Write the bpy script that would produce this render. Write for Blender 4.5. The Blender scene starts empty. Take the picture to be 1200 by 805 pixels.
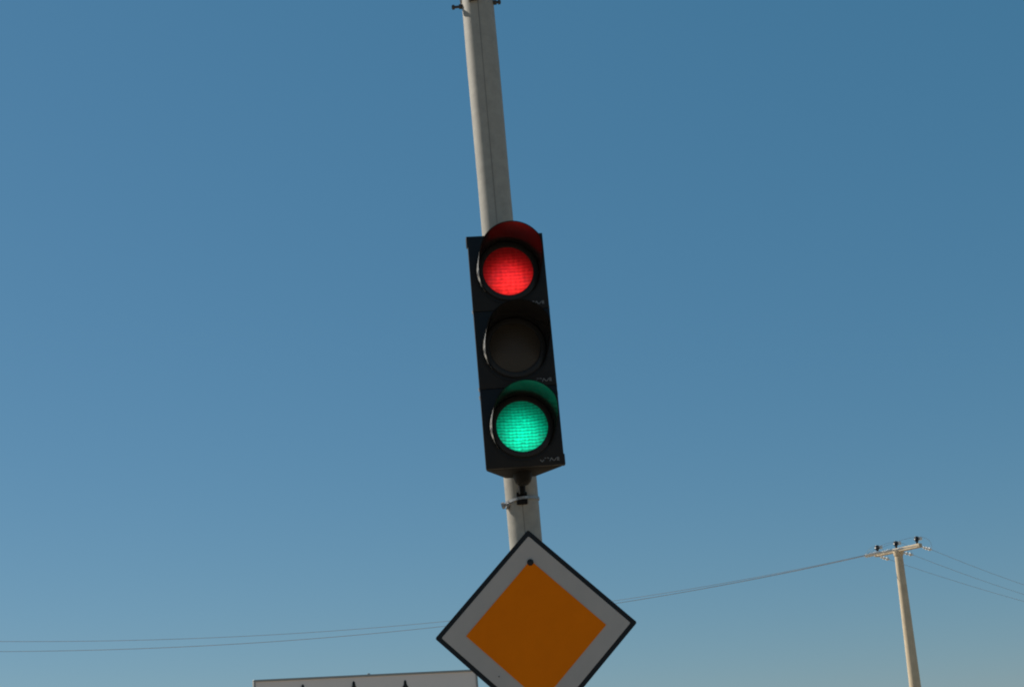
import bpy, bmesh, math, random
from mathutils import Vector, Matrix
random.seed(4)
R = math.radians
S = bpy.context.scene
COL = S.collection

# ------------------------------------------------------------------ camera
FPX, CX, CY = 1800.0, 600.0, 402.5          # focal length and centre in photo pixels (1200 wide)
PITCH, ROLL = R(16.0), R(4.9)
EYE = Vector((0, 0, 1.6))
fwd = Vector((0, math.cos(PITCH), math.sin(PITCH)))
r0 = Vector((1, 0, 0)); u0 = Vector((0, -math.sin(PITCH), math.cos(PITCH)))
rt = math.cos(ROLL) * r0 - math.sin(ROLL) * u0
up = math.sin(ROLL) * r0 + math.cos(ROLL) * u0
cam = bpy.data.cameras.new('camera'); co = bpy.data.objects.new('camera', cam); COL.objects.link(co)
M = Matrix((rt, up, -fwd)).transposed().to_4x4(); M.translation = EYE
co.matrix_world = M
cam.sensor_width = 36; cam.lens = 36 * FPX / 1200
cam.clip_start = 0.05; cam.clip_end = 6000
S.camera = co

def at(x, y, Y):
    """world point on the vertical plane at distance Y seen at photo pixel (x, y); used only to survey positions"""
    d = fwd + rt * ((x - CX) / FPX) - up * ((y - CY) / FPX)
    return EYE + d * (Y / d.y)

# ------------------------------------------------------------------ materials
def mat(name, col, rough=0.6, spec=0.5, metal=0.0, noise=None, bump=None, coat=0.0):
    """noise = (scale, amount, colour2) ; bump = (scale, strength)"""
    m = bpy.data.materials.new(name); m.use_nodes = True
    n, l = m.node_tree.nodes, m.node_tree.links
    b = n['Principled BSDF']
    b.inputs['Base Color'].default_value = (*col, 1)
    b.inputs['Roughness'].default_value = rough
    b.inputs['Specular IOR Level'].default_value = spec
    b.inputs['Metallic'].default_value = metal
    b.inputs['Coat Weight'].default_value = coat
    tc = n.new('ShaderNodeTexCoord')
    if noise:
        sc, lo, hi, c2 = noise
        t = n.new('ShaderNodeTexNoise'); t.inputs['Scale'].default_value = sc; t.inputs['Detail'].default_value = 6
        t.inputs['Roughness'].default_value = 0.65
        l.new(tc.outputs['Object'], t.inputs['Vector'])
        rp = n.new('ShaderNodeValToRGB')
        rp.color_ramp.elements[0].position = lo; rp.color_ramp.elements[1].position = hi
        rp.color_ramp.elements[0].color = (*c2, 1); rp.color_ramp.elements[1].color = (*col, 1)
        l.new(t.outputs['Fac'], rp.inputs['Fac']); l.new(rp.outputs['Color'], b.inputs['Base Color'])
    if bump:
        t2 = n.new('ShaderNodeTexNoise'); t2.inputs['Scale'].default_value = bump[0]; t2.inputs['Detail'].default_value = 5
        l.new(tc.outputs['Object'], t2.inputs['Vector'])
        bp = n.new('ShaderNodeBump'); bp.inputs['Strength'].default_value = bump[1]; bp.inputs['Distance'].default_value = 0.004
        l.new(t2.outputs['Fac'], bp.inputs['Height']); l.new(bp.outputs['Normal'], b.inputs['Normal'])
    return m

def mix_rgb(n, a, b, fac, l):
    x = n.new('ShaderNodeMix'); x.data_type = 'RGBA'
    for sock, v in ((x.inputs[6], a), (x.inputs[7], b), (x.inputs[0], fac)):
        if hasattr(v, 'is_linked'): l.new(v, sock)
        else: sock.default_value = v
    return x.outputs[2]

def lens_mat(name, glass, glow_lo, glow_hi, strength, rows, hot, base_lo=0.2):
    """coloured signal glass: lamp and reflector behind a prismatic lens; glow follows the prism cells"""
    m = bpy.data.materials.new(name); m.use_nodes = True
    n, l = m.node_tree.nodes, m.node_tree.links
    b = n['Principled BSDF']
    b.inputs['Base Color'].default_value = (*glass, 1)
    b.inputs['Specular IOR Level'].default_value = 0.3
    b.inputs['Roughness'].default_value = 0.22 if strength > 0 else 0.5
    tc = n.new('ShaderNodeTexCoord'); sp = n.new('ShaderNodeSeparateXYZ')
    l.new(tc.outputs['Object'], sp.inputs[0])
    def math_(op, a, bb=None, cc=None):
        q = n.new('ShaderNodeMath'); q.operation = op
        for i, v in enumerate((a, bb, cc)):
            if v is None: continue
            if hasattr(v, 'is_linked'): l.new(v, q.inputs[i])
            else: q.inputs[i].default_value = v
        return q.outputs[0]
    nz = n.new('ShaderNodeTexNoise'); nz.inputs['Scale'].default_value = 55; nz.inputs['Detail'].default_value = 3
    l.new(tc.outputs['Object'], nz.inputs['Vector'])
    X, Z = sp.outputs['X'], sp.outputs['Z']
    jit = math_('MULTIPLY', math_('SUBTRACT', nz.outputs['Fac'], 0.5), 0.012)
    # prism rows (horizontal) and flutes (vertical)
    arch = math_('MULTIPLY', math_('MULTIPLY', X, X), -0.9)
    zr = math_('ADD', math_('ADD', Z, jit), arch)
    row = math_('MULTIPLY_ADD', math_('SINE', math_('MULTIPLY', zr, rows[0] * 2 * math.pi)), 0.5, 0.5)
    colm = math_('MULTIPLY_ADD', math_('SINE', math_('MULTIPLY', math_('ADD', X, jit), rows[1] * 2 * math.pi)), 0.5, 0.5)
    cells = math_('ADD', math_('MULTIPLY', row, rows[2]), math_('MULTIPLY', colm, rows[3]))
    cells = math_('SUBTRACT', 1.0, cells)
    dx = math_('SUBTRACT', X, hot[0]); dz = math_('SUBTRACT', Z, hot[1])
    rr = math_('SQRT', math_('ADD', math_('MULTIPLY', dx, dx), math_('MULTIPLY', math_('MULTIPLY', dz, dz), hot[3])))
    g = n.new('ShaderNodeMapRange'); g.interpolation_type = 'SMOOTHSTEP'
    l.new(rr, g.inputs[0]); g.inputs[1].default_value = hot[2]; g.inputs[2].default_value = 0.0
    g.inputs[3].default_value = base_lo; g.inputs[4].default_value = 1.0
    fine = math_('MULTIPLY_ADD', nz.outputs['Fac'], 0.9, 0.55)
    lev = math_('MULTIPLY', math_('MULTIPLY', g.outputs[0], cells), fine)
    c = mix_rgb(n, (*glow_lo, 1), (*glow_hi, 1), lev, l)
    if strength > 0:
        l.new(c, b.inputs['Emission Color'])
        l.new(math_('MULTIPLY', lev, strength), b.inputs['Emission Strength'])
    bp = n.new('ShaderNodeBump'); bp.inputs['Strength'].default_value = 0.5; bp.inputs['Distance'].default_value = 0.002
    l.new(cells, bp.inputs['Height']); l.new(bp.outputs['Normal'], b.inputs['Normal'])
    return m

MT = {}
MT['housing'] = mat('black_plastic_housing', (0.0075, 0.008, 0.0095), 0.55, 0.22, noise=(14, 0.35, 0.65, (0.011, 0.011, 0.011)), bump=(60, 0.08))
MT['body'] = mat('black_plastic_body', (0.004, 0.004, 0.0042), 0.7, 0.12, bump=(60, 0.08))
MT['visor_in'] = mat('black_visor_inside', (0.007, 0.007, 0.0075), 0.15, 0.5, bump=(45, 0.06))
MT['visor_in'].node_tree.nodes['Principled BSDF'].inputs['IOR'].default_value = 1.95
MT['visor_out'] = mat('sun_bleached_visor', (0.34, 0.33, 0.31), 0.5, 0.5, noise=(62, 0.47, 0.56, (0.012, 0.012, 0.012)))
MT['rim'] = mat('matte_black_rim', (0.006, 0.006, 0.0065), 0.8, 0.1)
MT['bezel'] = mat('black_rubber', (0.012, 0.012, 0.013), 0.5, 0.3)
MT['letter'] = mat('worn_grey_lettering', (0.20, 0.20, 0.20), 0.6, 0.4)
MT['pole'] = mat('galvanised_pole', (0.345, 0.33, 0.29), 0.62, 0.2, noise=(24, 0.3, 0.7, (0.275, 0.263, 0.235)), bump=(35, 0.12))
MT['seam'] = mat('weld_seam', (0.20, 0.19, 0.175), 0.7, 0.3)
MT['steel'] = mat('zinc_steel', (0.36, 0.36, 0.36), 0.45, 0.5, 0.6, noise=(80, 0.35, 0.65, (0.16, 0.15, 0.14)))
MT['darksteel'] = mat('dark_steel', (0.05, 0.045, 0.042), 0.5, 0.4, 0.2)
MT['bracket'] = mat('black_bracket', (0.005, 0.005, 0.005), 0.6, 0.15)
MT['sign_white'] = mat('reflective_white_sheeting', (0.44, 0.405, 0.38), 0.55, 0.25, noise=(7, 0.3, 0.75, (0.395, 0.365, 0.345)))
MT['sign_orange'] = mat('reflective_orange_sheeting', (0.80, 0.185, 0.001), 0.6, 0.06, noise=(9, 0.3, 0.75, (0.74, 0.168, 0.001)))
MT['sign_black'] = mat('black_sign_paint', (0.010, 0.012, 0.015), 0.55, 0.25)
MT['alu'] = mat('aluminium_back', (0.45, 0.45, 0.46), 0.5, 0.5, 0.5)
MT['concrete'] = mat('pale_concrete', (0.58, 0.48, 0.345), 0.85, 0.2, noise=(5, 0.3, 0.7, (0.46, 0.38, 0.27)), bump=(18, 0.2))
MT['porcelain'] = mat('brown_porcelain', (0.02, 0.016, 0.015), 0.35, 0.5)
MT['glass_white'] = mat('pale_porcelain', (0.62, 0.62, 0.60), 0.2, 0.6)
MT['wire'] = mat('weathered_wire', (0.36, 0.32, 0.29), 0.7, 0.3)
MT['board'] = mat('beige_board', (0.80, 0.70, 0.64), 0.75, 0.25, noise=(1.4, 0.25, 0.8, (0.76, 0.68, 0.63)), bump=(12, 0.05))
MT['frame'] = mat('grey_frame', (0.30, 0.31, 0.30), 0.55, 0.4, 0.2)
MT['print'] = mat('black_print', (0.012, 0.012, 0.012), 0.6, 0.3)
MT['ground'] = mat('dry_ground', (0.32, 0.25, 0.17), 0.95, 0.1, noise=(0.35, 0.3, 0.7, (0.25, 0.195, 0.13)), bump=(3, 0.3))
MT['red'] = lens_mat('red_signal_glass', (0.10, 0.004, 0.004), (0.42, 0.006, 0.008), (1.0, 0.022, 0.022), 1.34, (70, 52, 0.26, 0.09), (0.006, -0.055, 0.145, 1.0), 0.09)
MT['green'] = lens_mat('green_signal_glass', (0.003, 0.06, 0.035), (0.0, 0.42, 0.22), (0.0, 1.0, 0.54), 1.32, (80, 66, 0.46, 0.12), (-0.004, -0.042, 0.140, 0.9), 0.13)
MT['amber'] = lens_mat('unlit_amber_glass', (0.036, 0.030, 0.024), (0, 0, 0), (0, 0, 0), 0, (80, 70, 0.2, 0.15), (0, 0, 0.1, 1))

# ------------------------------------------------------------------ mesh helpers
def finish(name, bm, mats, parent=None, loc=None, rot=None, smooth=35, **props):
    bmesh.ops.recalc_face_normals(bm, faces=bm.faces)
    me = bpy.data.meshes.new(name); bm.to_mesh(me); bm.free()
    for m in (mats if isinstance(mats, (list, tuple)) else [mats]): me.materials.append(m)
    if smooth:
        for p in me.polygons: p.use_smooth = True
        me.set_sharp_from_angle(angle=R(smooth))
    o = bpy.data.objects.new(name, me); COL.objects.link(o)
    if parent: o.parent = parent
    if loc is not None: o.location = loc
    if rot is not None: o.rotation_euler = rot
    for k, v in props.items(): o[k] = v
    return o

def empty(name, label, category, group=None, loc=(0, 0, 0), rot=(0, 0, 0)):
    o = bpy.data.objects.new(name, None); COL.objects.link(o); o.empty_display_size = 0.1
    o.location = loc; o.rotation_euler = rot; o['label'] = label; o['category'] = category
    if group: o['group'] = group
    return o

def copy_tree(o, parent=None):
    c = o.copy(); COL.objects.link(c); c.parent = parent
    for ch in list(o.children): copy_tree(ch, c)
    return c

def box(bm, c, s, bevel=0.0, seg=2, rot=None):
    r = bmesh.ops.create_cube(bm, size=1.0); vs = r['verts']
    bmesh.ops.scale(bm, vec=s, verts=vs)
    if bevel > 0:
        es = list({e for v in vs for e in v.link_edges})
        q = bmesh.ops.bevel(bm, geom=es, offset=bevel, segments=seg, profile=0.5, affect='EDGES')
        vs = list({v for f in q['faces'] for v in f.verts} | {v for v in vs if v.is_valid})
    if rot is not None: bmesh.ops.rotate(bm, cent=(0, 0, 0), matrix=rot, verts=vs)
    bmesh.ops.translate(bm, vec=c, verts=vs)
    return vs

def tube(bm, a, b, ra, rb=None, seg=16, caps=True):
    a, b = Vector(a), Vector(b); rb = ra if rb is None else rb
    d = (b - a); L = d.length
    q = d.to_track_quat('Z', 'Y').to_matrix().to_4x4(); q.translation = (a + b) / 2
    bmesh.ops.create_cone(bm, cap_ends=caps, segments=seg, radius1=ra, radius2=rb, depth=L, matrix=q)

def lathe(bm, prof, seg=48, axis='Y', mat_i=0):
    """revolve (r, h) profile; axis Y: h runs along -Y (towards the viewer of a face), axis Z: h runs up"""
    rings = []
    for r, h in prof:
        ring = []
        if r < 1e-6:
            p = (0, -h, 0) if axis == 'Y' else (0, 0, h)
            ring = [bm.verts.new(p)]
        else:
            for i in range(seg):
                t = 2 * math.pi * i / seg
                p = (r * math.cos(t), -h, r * math.sin(t)) if axis == 'Y' else (r * math.cos(t), r * math.sin(t), h)
                ring.append(bm.verts.new(p))
        rings.append(ring)
    for A, B in zip(rings, rings[1:]):
        for i in range(seg):
            j = (i + 1) % seg
            if len(A) == 1 and len(B) == 1: continue
            if len(A) == 1: f = bm.faces.new((A[0], B[i], B[j]))
            elif len(B) == 1: f = bm.faces.new((A[i], B[0], A[j]))
            else: f = bm.faces.new((A[i], B[i], B[j], A[j]))
            f.material_index = mat_i

def sweep(bm, pts, r, seg=8):
    pts = [Vector(p) for p in pts]; rings = []
    for i, p in enumerate(pts):
        d = (pts[min(i + 1, len(pts) - 1)] - pts[max(i - 1, 0)]).normalized()
        s = d.cross(Vector((0, 0, 1)))
        s = s.normalized() if s.length > 1e-4 else Vector((1, 0, 0))
        t = s.cross(d)
        rings.append([bm.verts.new(p + r * (math.cos(2 * math.pi * k / seg) * s + math.sin(2 * math.pi * k / seg) * t)) for k in range(seg)])
    for A, B in zip(rings, rings[1:]):
        for k in range(seg):
            bm.faces.new((A[k], A[(k + 1) % seg], B[(k + 1) % seg], B[k]))
    bm.faces.new(rings[0]); bm.faces.new(list(reversed(rings[-1])))

def prism(bm, poly, z0, z1, axis='Z'):
    f = (lambda x, y, z: (x, y, z)) if axis == 'Z' else (lambda x, y, z: (x, z, y))
    A = [bm.verts.new(f(x, y, z0)) for x, y in poly]; B = [bm.verts.new(f(x, y, z1)) for x, y in poly]
    fs = [bm.faces.new(A), bm.faces.new(list(reversed(B)))]
    k = len(poly)
    for i in range(k): fs.append(bm.faces.new((A[i], A[(i + 1) % k], B[(i + 1) % k], B[i])))
    return A + B

# ------------------------------------------------------------------ ground
bm = bmesh.new()
bmesh.ops.create_grid(bm, x_segments=1, y_segments=1, size=3000)
finish('ground', bm, MT['ground'], smooth=0, kind='structure')

# ------------------------------------------------------------------ the signal pole
PY = 6.2
pa, pb = at(613.0, 600, PY), at(559.4, 0, PY)
lean = math.atan2(pb.x - pa.x, pb.z - pa.z)                 # small lean of the mast, seen from the front
base = pa + (pb - pa) * ((0 - pa.z) / (pb.z - pa.z))
PR = 0.067
pole = empty('signal_pole', 'round grey metal pole carrying the traffic light and the diamond sign', 'pole', loc=base, rot=(0, lean, 0))
zl = lambda y, Y=PY: (at(613 - (600 - y) * 53.6 / 600, y, Y).z) / math.cos(lean)
bm = bmesh.new()
z_lo, z_hi = pa.z, pb.z
def swell(z): return 1 + 0.072 * max(0.0, min(1.6, (z - z_lo) / (z_hi - z_lo)))
N = 24; prev = None
for i in range(N + 1):
    z = 7.0 * i / N
    r = PR * (1 + 0.010 * math.sin(i * 2.1)) * swell(z)
    ring = [bm.verts.new((r * math.cos(2 * math.pi * k / 64), r * math.sin(2 * math.pi * k / 64), z)) for k in range(64)]
    if prev:
        for k in range(64): bm.faces.new((prev[k], prev[(k + 1) % 64], ring[(k + 1) % 64], ring[k]))
    prev = ring
bm.faces.new(prev)
finish('shaft', bm, MT['pole'], pole, smooth=60)
bm = bmesh.new()                                              # longitudinal weld bead
pts = []
for i in range(120):
    z = 0.3 + 6.6 * i / 119; a = R(-90 + 2 * math.sin(z * 1.3) + 1)
    q_ = PR * 1.006 * swell(z); pts.append((q_ * math.cos(a), q_ * math.sin(a), z))
sweep(bm, pts, 0.0016, 6)
finish('weld_seam', bm, MT['seam'], pole)
bm = bmesh.new()
lathe(bm, [(PR + 0.004, 0.02), (0.17, 0.02), (0.17, 0.0), (PR + 0.004, 0.0)], 32, 'Z')
finish('base_flange', bm, MT['steel'], pole)
# set screws and lug near the top of the view
zs = zl(8)
for sgn, dz, length in ((-1, 0.0, 0.040), (1, 0.006, 0.026)):
    bm = bmesh.new()
    P_ = PR * 1.07; x0 = sgn * (P_ - 0.006); z = zs + dz
    tube(bm, (x0, -0.012, z), (x0 + sgn * (length + 0.012), -0.012, z), 0.0062, seg=12)
    tube(bm, (sgn * (P_ - 0.001), -0.012, z), (sgn * (P_ + 0.013), -0.012, z), 0.0125, seg=6)
    tube(bm, (sgn * (P_ + length - 0.007), -0.012, z), (sgn * (P_ + length + 0.004), -0.012, z), 0.0125, seg=6)
    finish('set_screw', bm, MT['darksteel'], pole, smooth=30)
bm = bmesh.new()
zt = zl(2)
vs = prism(bm, [(-PR - 0.011, -0.012), (-PR + 0.005, -0.016), (-PR + 0.005, 0.016), (-PR - 0.011, 0.012)], zt + 0.0, zt + 0.045)
finish('lug', bm, MT['pole'], pole)
bm = bmesh.new()
box(bm, (-0.012, -PR - 0.010, zt + 0.012), (0.034, 0.030, 0.09), 0.004)
finish('bracket_block', bm, MT['darksteel'], pole)
bm = bmesh.new()
box(bm, (-0.036, -PR - 0.006, zt + 0.006), (0.008, 0.026, 0.08), 0.002)
finish('bracket_plate', bm, MT['steel'], pole)

# ------------------------------------------------------------------ traffic light
HY = 5.90
YAW = R(6.3)
c = at(603.2, 408.5, HY)
PITCHM = 0.322                                                # height of one section
tl = empty('traffic_light', 'black three lens traffic light with red and green lit at once', 'traffic light',
           loc=c, rot=(0, lean, YAW))
tl.rotation_mode = 'XYZ'
W2 = 0.1545
def section_bm():
    bm = bmesh.new()
    h = PITCHM / 2 - 0.0008
    poly = [(-W2 + 0.004, 0.004), (W2 - 0.004, 0.004), (W2 - 0.004, 0.036), (0.062, 0.205), (-0.062, 0.205), (-W2 + 0.004, 0.036)]
    vs = prism(bm, poly, -h, h)
    es = list({e for v in vs for e in v.link_edges})
    bmesh.ops.bevel(bm, geom=es, offset=0.0045, segments=2, profile=0.5, affect='EDGES')
    return bm
def door_bm(rnd):
    bm = bmesh.new()
    h = PITCHM / 2 - 0.0008
    box(bm, (0, 0.002, 0), (2 * W2, 0.016, 2 * h), 0.0025, 2)
    # moulded rim around the opening
    lathe(bm, [(0.150 - 0.012, -0.001), (0.150 - 0.012, 0.0095), (0.131, 0.0095), (0.131, -0.001)], 64, 'Y')
    return bm
def visor_bm():
    bm = bmesh.new()
    Ro, Ri, Rf = 0.1275, 0.1240, 0.1275
    n = 72; A = 130.0
    def depth(a):
        a = abs(a)
        if a <= 56: return 0.232 + 0.006 * math.cos(R(a * 1.3))
        if a > 84: a += 2.5 * math.sin(a * 1.9) * math.sin(a * 0.7)
        t = min(1, (a - 56) / (A - 56)); t = t * t * (3 - 2 * t)
        return 0.234 * (1 - t) + 0.012 * t
    m = 8; O = []; I = []
    for i in range(n + 1):
        a = -A + 2 * A * i / n
        d = depth(a); ro = []; ri = []
        for k in range(m + 1):
            y = -d * k / m
            fl = 1 + 0.012 * (k / m) * 1.0
            sx, cz = math.sin(R(a)), math.cos(R(a))
            ro.append(bm.verts.new((Ro * fl * sx, y - 0.004, Ro * fl * cz)))
            ri.append(bm.verts.new((Ri * fl * sx, y - 0.004, Ri * fl * cz)))
        O.append(ro); I.append(ri)
    for i in range(n):
        for k in range(m):
            f = bm.faces.new((O[i][k], O[i + 1][k], O[i + 1][k + 1], O[i][k + 1])); f.material_index = 1
            f = bm.faces.new((I[i][k + 1], I[i + 1][k + 1], I[i + 1][k], I[i][k])); f.material_index = 0
        for k in (0, m):
            f = bm.faces.new((O[i][k], O[i + 1][k], I[i + 1][k], I[i][k])); f.material_index = 2
    for i in (0, n):
        for k in range(m):
            f = bm.faces.new((O[i][k], O[i][k + 1], I[i][k + 1], I[i][k])); f.material_index = 2
    return bm
def lens_bm():
    bm = bmesh.new()
    prof = [(0.1045, 0.000), (0.1040, 0.006)]
    for i in range(1, 13):
        t = i / 12; r = 0.1035 * (1 - t)
        prof.append((r if i < 12 else 0.0, 0.006 + 0.016 * (1 - (r / 0.1035) ** 2)))
    lathe(bm, prof, 64, 'Y')
    return bm
def bezel_bm():
    bm = bmesh.new()
    lathe(bm, [(0.1015, 0.000), (0.1015, 0.010), (0.1045, 0.014), (0.112, 0.0145), (0.1225, 0.012), (0.1225, 0.000)], 64, 'Y')
    return bm
def letter_bm():
    """the small moulded marks on each section, stroke by stroke as far as the photo resolves them"""
    k = 0.0034 / 30.0 * 1.0
    strokes = [[(205, 275), (262, 345), (335, 285)], [(362, 228), (402, 240)], [(452, 228), (512, 246)],
               [(535, 335), (592, 232), (652, 318), (702, 322), (765, 245)],
               [(800, 330), (800, 232), (850, 238), (852, 280), (802, 286), (862, 332)]]
    bm = bmesh.new()
    for s in strokes:
        for (x0, y0), (x1, y1) in zip(s, s[1:]):
            p0 = Vector(((x0 - 860) * k, 0, -(y0 - 345) * k * 1.1)); p1 = Vector(((x1 - 860) * k, 0, -(y1 - 345) * k * 1.1))
            d = p1 - p0; L = d.length
            rot = Matrix.Rotation(-math.atan2(d.z, d.x), 3, 'Y')
            box(bm, (p0 + p1) / 2, (L + 0.0012, 0.003, 0.0026), 0, rot=rot)
    return bm
sec_mesh = [('red', 1), ('amber', 0), ('green', -1)]
for kind, pos in sec_mesh:
    lab = {'red': 'top section with its red lens lit', 'amber': 'middle section with its lens unlit and dark', 'green': 'bottom section with its green lens lit'}[kind]
    s = finish('signal_section', section_bm(), MT['body'], tl, loc=(0, 0, pos * PITCHM), label=lab, smooth=30)
    finish('door', door_bm(pos), MT['housing'], s, smooth=30)
    finish('bezel', bezel_bm(), MT['bezel'], s, loc=(0, -0.006, 0))
    finish('lens', lens_bm(), MT[kind], s, loc=(0, -0.008, 0), smooth=60)
    finish('visor', visor_bm(), [MT['visor_in'], MT['visor_out'], MT['rim']], s, loc=(0, -0.004, 0), smooth=40)
    finish('lettering', letter_bm(), MT['letter'], s, loc=(W2 - 0.020, -0.0065, -PITCHM / 2 + 0.016), smooth=0)
    for sg in (-1, 1):
        bm = bmesh.new()
        tube(bm, (sg * (W2 - 0.002), 0.012, -0.007), (sg * (W2 - 0.002), 0.012, 0.007), 0.0052, seg=10)
        finish('hinge_pin', bm, MT['steel'], s, loc=(0, 0, -PITCHM / 2 + 0.004 if pos > -1 else PITCHM / 2 - 0.03))
# caps at top and bottom
bm = bmesh.new()
box(bm, (-W2 + 0.002, 0.010, 1.5 * PITCHM - 0.022), (0.012, 0.03, 0.044), 0.003)
finish('latch', bm, MT['housing'], tl)
bm = bmesh.new()
box(bm, (W2 - 0.002, 0.010, -1.5 * PITCHM + 0.022), (0.012, 0.03, 0.044), 0.003)
finish('latch', bm, MT['housing'], tl)
# bottom mount: cup, arm, foot against the pole, steel band with its screw
zb = -1.5 * PITCHM
br = None
bm = bmesh.new()
lathe(bm, [(0.0, zb - 0.044), (0.022, zb - 0.043), (0.031, zb - 0.034), (0.037, zb - 0.014), (0.039, zb + 0.004), (0.0, zb + 0.006)], 32, 'Z')
for v in bm.verts: v.co.y = v.co.y * 1.5 + 0.125
br = finish('mounting_bracket', bm, MT['bracket'], tl)
inv = Matrix.LocRotScale(c, tl.rotation_euler, None).inverted()
polM = Matrix.LocRotScale(base, pole.rotation_euler, None)
def on_pole(x, y, z): return inv @ (polM @ Vector((x, y, z)))
zc = zl(584, PY - PR) + 0.0
bm = bmesh.new()
p_top = on_pole(0.004, -PR - 0.012, zc + 0.080); p_bot = on_pole(0.002, -PR - 0.012, zc - 0.022)
tube(bm, p_top, on_pole(0.003, -PR - 0.012, zc + 0.015), 0.016, 0.014, 12)
finish('arm', bm, MT['bracket'], br)
bm = bmesh.new()
q = on_pole(0.0, -PR - 0.005, zc + 0.000)
box(bm, q, (0.044, 0.016, 0.050), 0.003)
finish('foot', bm, MT['bracket'], br)
bm = bmesh.new()
n = 60; rings = []
for i in range(n):
    t = 2 * math.pi * i / n
    bulge = 0.016 * max(0, math.cos(t + math.pi / 2)) ** 8      # rides over the foot
    ring = []
    for dr, dz in ((0.0012, -0.0055), (0.004, -0.0055), (0.004, 0.0055), (0.0012, 0.0055)):
        r_ = PR * 1.012 + dr + bulge
        ring.append(bm.verts.new(on_pole(r_ * math.cos(t), r_ * math.sin(t), zc + dz + 0.006 * math.cos(t) * 1.0)))
    rings.append(ring)
for i in range(n):
    A, B = rings[i], rings[(i + 1) % n]
    for k in range(4): bm.faces.new((A[k], A[(k + 1) % 4], B[(k + 1) % 4], B[k]))
finish('clamp_band', bm, MT['steel'], br, smooth=40)
bm = bmesh.new()
a_ = R(-150)
px, py_ = (PR + 0.008) * math.cos(a_) + 0.004, (PR + 0.008) * math.sin(a_)
tube(bm, on_pole(px - 0.022, py_ - 0.002, zc - 0.018), on_pole(px + 0.032, py_ - 0.012, zc - 0.010), 0.0055, seg=10)
tube(bm, on_pole(px - 0.022, py_ - 0.002, zc - 0.018), on_pole(px - 0.011, py_ - 0.004, zc - 0.016), 0.014, seg=6)
tube(bm, on_pole(px + 0.020, py_ - 0.012, zc - 0.011), on_pole(px + 0.028, py_ - 0.013, zc - 0.010), 0.0095, seg=6)
box(bm, on_pole(px + 0.004, py_ - 0.003, zc - 0.018), (0.008, 0.018, 0.034), 0.001, rot=Matrix.Rotation(R(25), 3, 'Y'))
finish('clamp_screw', bm, MT['steel'], br, smooth=30)
# hidden upper tie to the pole
bm = bmesh.new()
tube(bm, (0, 0.19, 0.30), on_pole(0, -PR + 0.01, zl(300, HY) + 0.02), 0.018, seg=12)
finish('upper_arm', bm, MT['bracket'], tl)

# ------------------------------------------------------------------ priority sign
SY = PY - PR - 0.030
sl, sr, st = at(510, 747, SY), at(746.5, 730, SY), at(618.3, 621.8, SY)
sc_ = (sl + sr) / 2
HD = (sr - sl).length / 2
rot_s = math.atan2(-(sr.z - sl.z), sr.x - sl.x) - R(0.5)
sign = empty('priority_sign', 'diamond road sign with orange centre, white field and black edge', 'road sign', loc=sc_, rot=(0, rot_s, 0))
def diamond(h, y0, y1, rad):
    """rounded square standing on its corner, half diagonal h, between depths y0 and y1"""
    bm = bmesh.new(); pts = []
    for q in range(4):
        ang = math.pi / 2 * q
        d = h - rad * math.sqrt(2)
        cx_, cz_ = d * math.cos(ang), d * math.sin(ang)
        for k in range(7):
            t = ang - math.pi / 4 + math.pi / 2 * k / 6
            pts.append((cx_ + rad * math.cos(t), cz_ + rad * math.sin(t)))
    vs = prism(bm, pts, y0, y1, 'Y')
    return bm
finish('plate', diamond(HD, -0.001, 0.0035, 0.008), MT['alu'], sign, smooth=40)
finish('black_edge', diamond(HD + 0.001, -0.0032, -0.0012, 0.008), MT['sign_black'], sign, smooth=40)
finish('white_field', diamond(HD - 0.0255, -0.0050, -0.0034, 0.005), MT['sign_white'], sign, smooth=40)
finish('orange_diamond', diamond(HD * 0.695, -0.0068, -0.0052, 0.003), MT['sign_orange'], sign, smooth=40)
for s in (1, -1):
    bm = bmesh.new()
    lathe(bm, [(0.013, 0.000), (0.013, 0.003), (0.009, 0.006), (0.0, 0.0075)], 20, 'Y')
    finish('bolt', bm, MT['print'], sign, loc=(-0.001 * s, -0.0068, s * 0.267))
bm = bmesh.new()
lathe(bm, [(0.0028, 0.0), (0.0028, 0.0008), (0.0, 0.001)], 10, 'Y')
finish('rivet', bm, MT['darksteel'], sign, loc=(-0.158, -0.0050, -0.165))
for z in (0.17, -0.17):                                       # rear clamps on the pole
    bm = bmesh.new()
    box(bm, (0, 0.016, 0), (0.20, 0.018, 0.03), 0.002)
    finish('rear_bracket', bm, MT['alu'], sign, loc=(0.0, 0.0, z))

# ------------------------------------------------------------------ utility pole far right
UY = 45.0
ut, ub = at(1052.3, 645, UY), at(1072.0, 800, UY)
ulean = math.atan2(ut.x - ub.x, ut.z - ub.z)
ubase = ub + (ut - ub) * ((0 - ub.z) / (ut.z - ub.z))
uh = (ut - ubase).length
ppm = FPX / ((ut - EYE).dot(fwd))
upole = empty('utility_pole', 'tan concrete utility pole with crossarm, far off at right', 'utility pole', loc=ubase, rot=(0, ulean, 0))
UM = Matrix.LocRotScale(ubase, upole.rotation_euler, None); UI = UM.inverted()
bm = bmesh.new()
rt_, rb_ = 4.6 / ppm, 6.5 / ppm
L155 = (ut - ub).length
grow = (rb_ - rt_) / L155
segs = 20; prev = None
for i in range(segs + 1):
    z = uh * i / segs; r = rt_ + grow * (uh - z)
    ring = [bm.verts.new((r * math.cos(2 * math.pi * k / 24), r * math.sin(2 * math.pi * k / 24), z)) for k in range(24)]
    if prev:
        for k in range(24): bm.faces.new((prev[k], prev[(k + 1) % 24], ring[(k + 1) % 24], ring[k]))
    prev = ring
bm.faces.new(prev)
finish('shaft', bm, MT['concrete'], upole, smooth=60)
A0 = at(1026.0, 650.2, UY + 0.72); A1 = at(1079.0, 638.6, UY - 0.78)
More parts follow.
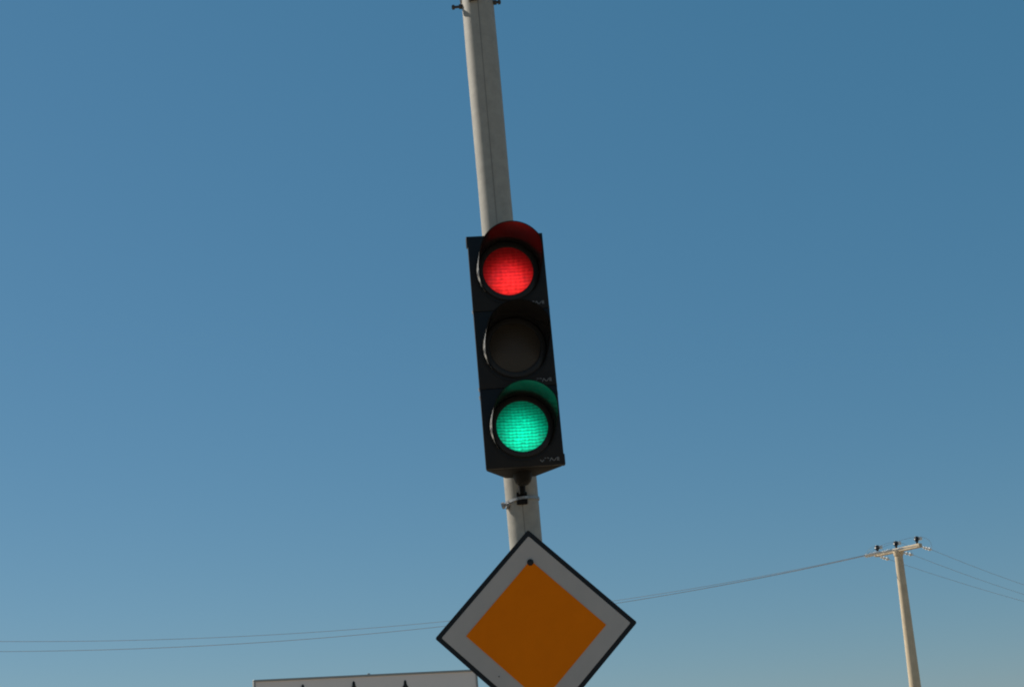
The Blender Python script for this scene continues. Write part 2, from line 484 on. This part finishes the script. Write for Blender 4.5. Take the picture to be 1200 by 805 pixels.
a0, a1 = UI @ A0, UI @ A1
adir = (a1 - a0).normalized()
hor = Vector((adir.y, -adir.x, 0)).normalized()              # towards the camera side
bm = bmesh.new()
L = (a1 - a0).length
ctr = (a0 + a1) / 2
vs = box(bm, (0, 0, 0), (L, 0.13, 0.115), 0.012, 1)
mrot = Matrix((adir, hor.cross(adir).cross(adir) * -1, Vector((0, 0, 1)))).transposed()
side = Vector((0, 0, 1)).cross(adir).normalized(); upv = adir.cross(side)
mrot = Matrix((adir, side, upv)).transposed()
bmesh.ops.rotate(bm, cent=(0, 0, 0), matrix=mrot, verts=bm.verts)
bmesh.ops.translate(bm, vec=ctr, verts=bm.verts)
finish('crossarm', bm, MT['concrete'], upole, smooth=30)
bm = bmesh.new()
lathe(bm, [(rt_ + 0.01, uh - 0.16), (rt_ + 0.025, uh - 0.13), (rt_ + 0.025, uh + 0.02), (rt_ * 0.5, uh + 0.07), (0, uh + 0.075)], 20, 'Z')
finish('pole_cap', bm, MT['concrete'], upole)
# pin insulators
def pin_bm():
    bm = bmesh.new()
    lathe(bm, [(0.0, 0.0), (0.03, 0.0), (0.032, 0.07), (0.055, 0.075), (0.048, 0.115), (0.085, 0.12), (0.075, 0.155), (0.055, 0.17), (0.062, 0.19), (0.05, 0.215), (0.0, 0.22)], 20, 'Z')
    for f in bm.faces: f.material_index = 0
    return bm
pins = []
for f_ in (0.055, 0.475, 0.93):
    p = a0 + (a1 - a0) * f_ + Vector((0, 0, 0.055))
    o = finish('pin_insulator', pin_bm(), MT['porcelain'], upole, loc=p, smooth=50)
    bm = bmesh.new(); lathe(bm, [(0, -0.05), (0.05, -0.045), (0.058, 0.0), (0.05, 0.045), (0, 0.05)], 12, 'Z')
    finish('wire_tie', bm, MT['glass_white'], o, loc=(0.105, 0.0, 0.155)); pins.append(p + Vector((0, 0, 0.2)))
# strain insulators: to the left (three, nearly in line with each other) and to the right
def strain(p, q):
    bm = bmesh.new(); p, q = Vector(p), Vector(q); d = (q - p); L = d.length
    prof = [(0.0, 0.0), (0.012, 0.0), (0.012, L * 0.30), (0.034, L * 0.32), (0.036, L * 0.40), (0.016, L * 0.43), (0.016, L * 0.5),
            (0.045, L * 0.53), (0.045, L * 0.60), (0.016, L * 0.64), (0.016, L * 0.72), (0.048, L * 0.75), (0.048, L * 0.84), (0.02, L * 0.88), (0.012, L), (0.0, L)]
    lathe(bm, prof, 14, 'Z')
    bmesh.ops.rotate(bm, cent=(0, 0, 0), matrix=d.to_track_quat('Z', 'Y').to_matrix(), verts=bm.verts)
    bmesh.ops.translate(bm, vec=p, verts=bm.verts)
    for f in bm.faces:
        pass
    finish('strain_insulator', bm, MT['glass_white'], upole, smooth=50)
def catenary(p, q, sag, n=40):
    return [p.lerp(q, i / n) - Vector((0, 0, 4 * sag * (i / n) * (1 - i / n))) for i in range(n + 1)]
fr = (0.03, 0.50, 0.975)
right_ends = [at(1042.5, 655.5, UY + 0.95), at(1070.5, 650.2, UY + 0.2), at(1092.0, 643.9, UY - 0.5)]
right_far = [at(1300, 729.0, UY + 12), at(1300, 724.5, UY + 10), at(1300, 715.0, UY + 8)]
left_ends = [at(1012.6, 651.5, UY + 0.35), at(1013.6, 650.6, UY - 0.35), at(1014.6, 650.0, UY - 1.05)]
left_far = [at(-260, 757.5, UY - 3), at(-260, 758.0, UY - 5), at(-260, 743.5, UY - 7)]
jump = []
for i in range(3):
    pa_ = a0 + (a1 - a0) * fr[i]
    strain(pa_ - Vector((0, 0, 0.03)), UI @ right_ends[i])
    strain(pa_ - Vector((0, 0, 0.0)), UI @ left_ends[i])
    l0, r1, top = UI @ left_ends[i], UI @ right_ends[i], pins[i]
    pts = []
    for k in range(13):
        t = k / 12
        pts.append(l0 * (1 - t) ** 2 + (top * 2 - (l0 + r1) / 2) * 2 * t * (1 - t) + r1 * t ** 2)
    bm = bmesh.new(); sweep(bm, pts, 0.0035, 6)
    finish('jumper_wire', bm, MT['wire'], upole)
nr = ['lowest', 'middle', 'topmost']
for i in range(3):
    bm = bmesh.new(); sweep(bm, catenary(right_ends[i], right_far[i], 0.12), 0.0045, 6)
    finish('power_line', bm, MT['wire'], smooth=60, label=f'{nr[i]} of the three thin wires running right from the utility pole', category='wire', group='wires right of the utility pole')
nl = ['lower', 'middle', 'uppermost']
for i in range(3):
    bm = bmesh.new(); sweep(bm, catenary(left_ends[i], left_far[i], (1.02, 0.99, 0.965)[i], 60), 0.0055, 6)
    finish('power_line', bm, MT['wire'], smooth=60, label=f'{nl[i]} of the thin wires sagging left behind the diamond sign', category='wire', group='wires left of the utility pole')

# ------------------------------------------------------------------ billboard, low left
BL = at(297, 796.3, 24.2); BR = at(558.8, 783.8, 25.9)
bd = Vector((BR.x - BL.x, BR.y - BL.y, 0)); BW = bd.length; bang = math.atan2(bd.y, bd.x)
bh = 1.75
ztop = (BL.z + BR.z) / 2; tilt = math.atan2(BR.z - BL.z, BW)
bb = empty('billboard', 'beige billboard with thin grey frame and black pointed marks', 'billboard', loc=(BL.x, BL.y, BL.z), rot=(0, -tilt, bang))
bm = bmesh.new(); box(bm, (BW / 2, 0.03, -bh / 2), (BW - 0.05, 0.05, bh - 0.05), 0.003, 1)
finish('panel', bm, MT['board'], bb)
def bar(cx, cz, sx, sz):
    bm = bmesh.new(); box(bm, (cx, 0.025, cz), (sx, 0.08, sz), 0.006, 1)
    finish('frame', bm, MT['frame'], bb)
bar(BW / 2, -0.016, BW, 0.032); bar(BW / 2, -bh + 0.016, BW, 0.032)
bar(0.014, -bh / 2, 0.028, bh - 0.066); bar(BW - 0.014, -bh / 2, 0.028, bh - 0.066)
bm = bmesh.new(); tube(bm, (BW * 0.502, 0.025, -0.01), (BW * 0.502, 0.025, 0.018), 0.022, seg=10)
finish('eye_bolt', bm, MT['frame'], bb)
spx = [(354.7, 801.2), (414.4, 797.4), (474.6, 796.2)]
BMi = Matrix.LocRotScale(Vector((BL.x, BL.y, BL.z)), bb.rotation_euler, None).inverted()
nrm = Vector((math.sin(bang), -math.cos(bang), 0))
for (x, y) in spx:
    o_, d_ = EYE, at(x, y, 20) - EYE
    t_ = (BL - o_).dot(nrm) / d_.dot(nrm)
    p = BMi @ (o_ + d_ * t_)
    bm = bmesh.new()
    poly = [(0.0, 0.0), (0.020, -0.022), (0.026, -0.075), (0.058, -0.125), (0.062, -0.24), (0.03, -0.32), (0.03, -0.9),
            (-0.03, -0.9), (-0.03, -0.32), (-0.062, -0.24), (-0.058, -0.125), (-0.026, -0.075), (-0.020, -0.022)]
    prism(bm, poly, -0.004, 0.0035, 'Y')
    finish('pointed_mark', bm, MT['print'], bb, loc=(p.x, 0.0, p.z), smooth=0)
for f_ in (0.18, 0.82):
    bm = bmesh.new(); zt_ = ztop
    box(bm, (BW * f_, 0.13, -zt_ / 2 - 0.05), (0.12, 0.12, zt_ - 0.1), 0.01, 1)
    finish('post', bm, MT['frame'], bb)

# ------------------------------------------------------------------ light
SUN_EL = R(41.0)
saz = (-math.cos(R(27)), math.sin(R(27)))                       # from the left, a little behind the signal
sd = Vector((saz[0] * math.cos(SUN_EL), saz[1] * math.cos(SUN_EL), math.sin(SUN_EL)))
sun = bpy.data.lights.new('sun', 'SUN'); sun.energy = 5.0; sun.angle = R(0.53); sun.color = (1.0, 0.92, 0.80)
so = bpy.data.objects.new('sun', sun); COL.objects.link(so)
so.rotation_euler = sd.to_track_quat('Z', 'Y').to_euler()
so.location = (-10, 10, 20)
w = bpy.data.worlds.new('World'); S.world = w; w.use_nodes = True
n, l = w.node_tree.nodes, w.node_tree.links
sky = n.new('ShaderNodeTexSky'); sky.sky_type = 'NISHITA'; sky.sun_disc = False
sky.sun_elevation = SUN_EL; sky.sun_rotation = math.atan2(sd.x, sd.y)
sky.altitude = 0; sky.air_density = 1.0; sky.dust_density = 0.1; sky.ozone_density = 8.0
bg = n['Background']; bg.inputs['Strength'].default_value = 0.0546
tint = n.new('ShaderNodeMix'); tint.data_type = 'RGBA'; tint.blend_type = 'MULTIPLY'   # white balance of the sky light
tint.inputs[0].default_value = 1.0; tint.inputs[7].default_value = (0.82, 0.665, 0.53, 1)
l.new(sky.outputs['Color'], tint.inputs[6]); 
air = n.new('ShaderNodeMix'); air.data_type = 'RGBA'; air.blend_type = 'ADD'           # even veil of high thin haze
air.inputs[0].default_value = 1.0; air.inputs[7].default_value = (0.18, 1.60, 2.85, 1)
l.new(tint.outputs[2], air.inputs[6]); l.new(air.outputs[2], bg.inputs['Color'])

vs_ = S.view_settings
S.display_settings.display_device = 'sRGB'
vs_.view_transform = 'Standard'; vs_.look = 'None'; vs_.exposure = 0.25; vs_.gamma = 1.0; vs_.use_curve_mapping = False
S.render.engine = 'CYCLES'
S.cycles.max_bounces = 8
S.cycles.filter_width = 2.0
S.cycles.sample_clamp_indirect = 6
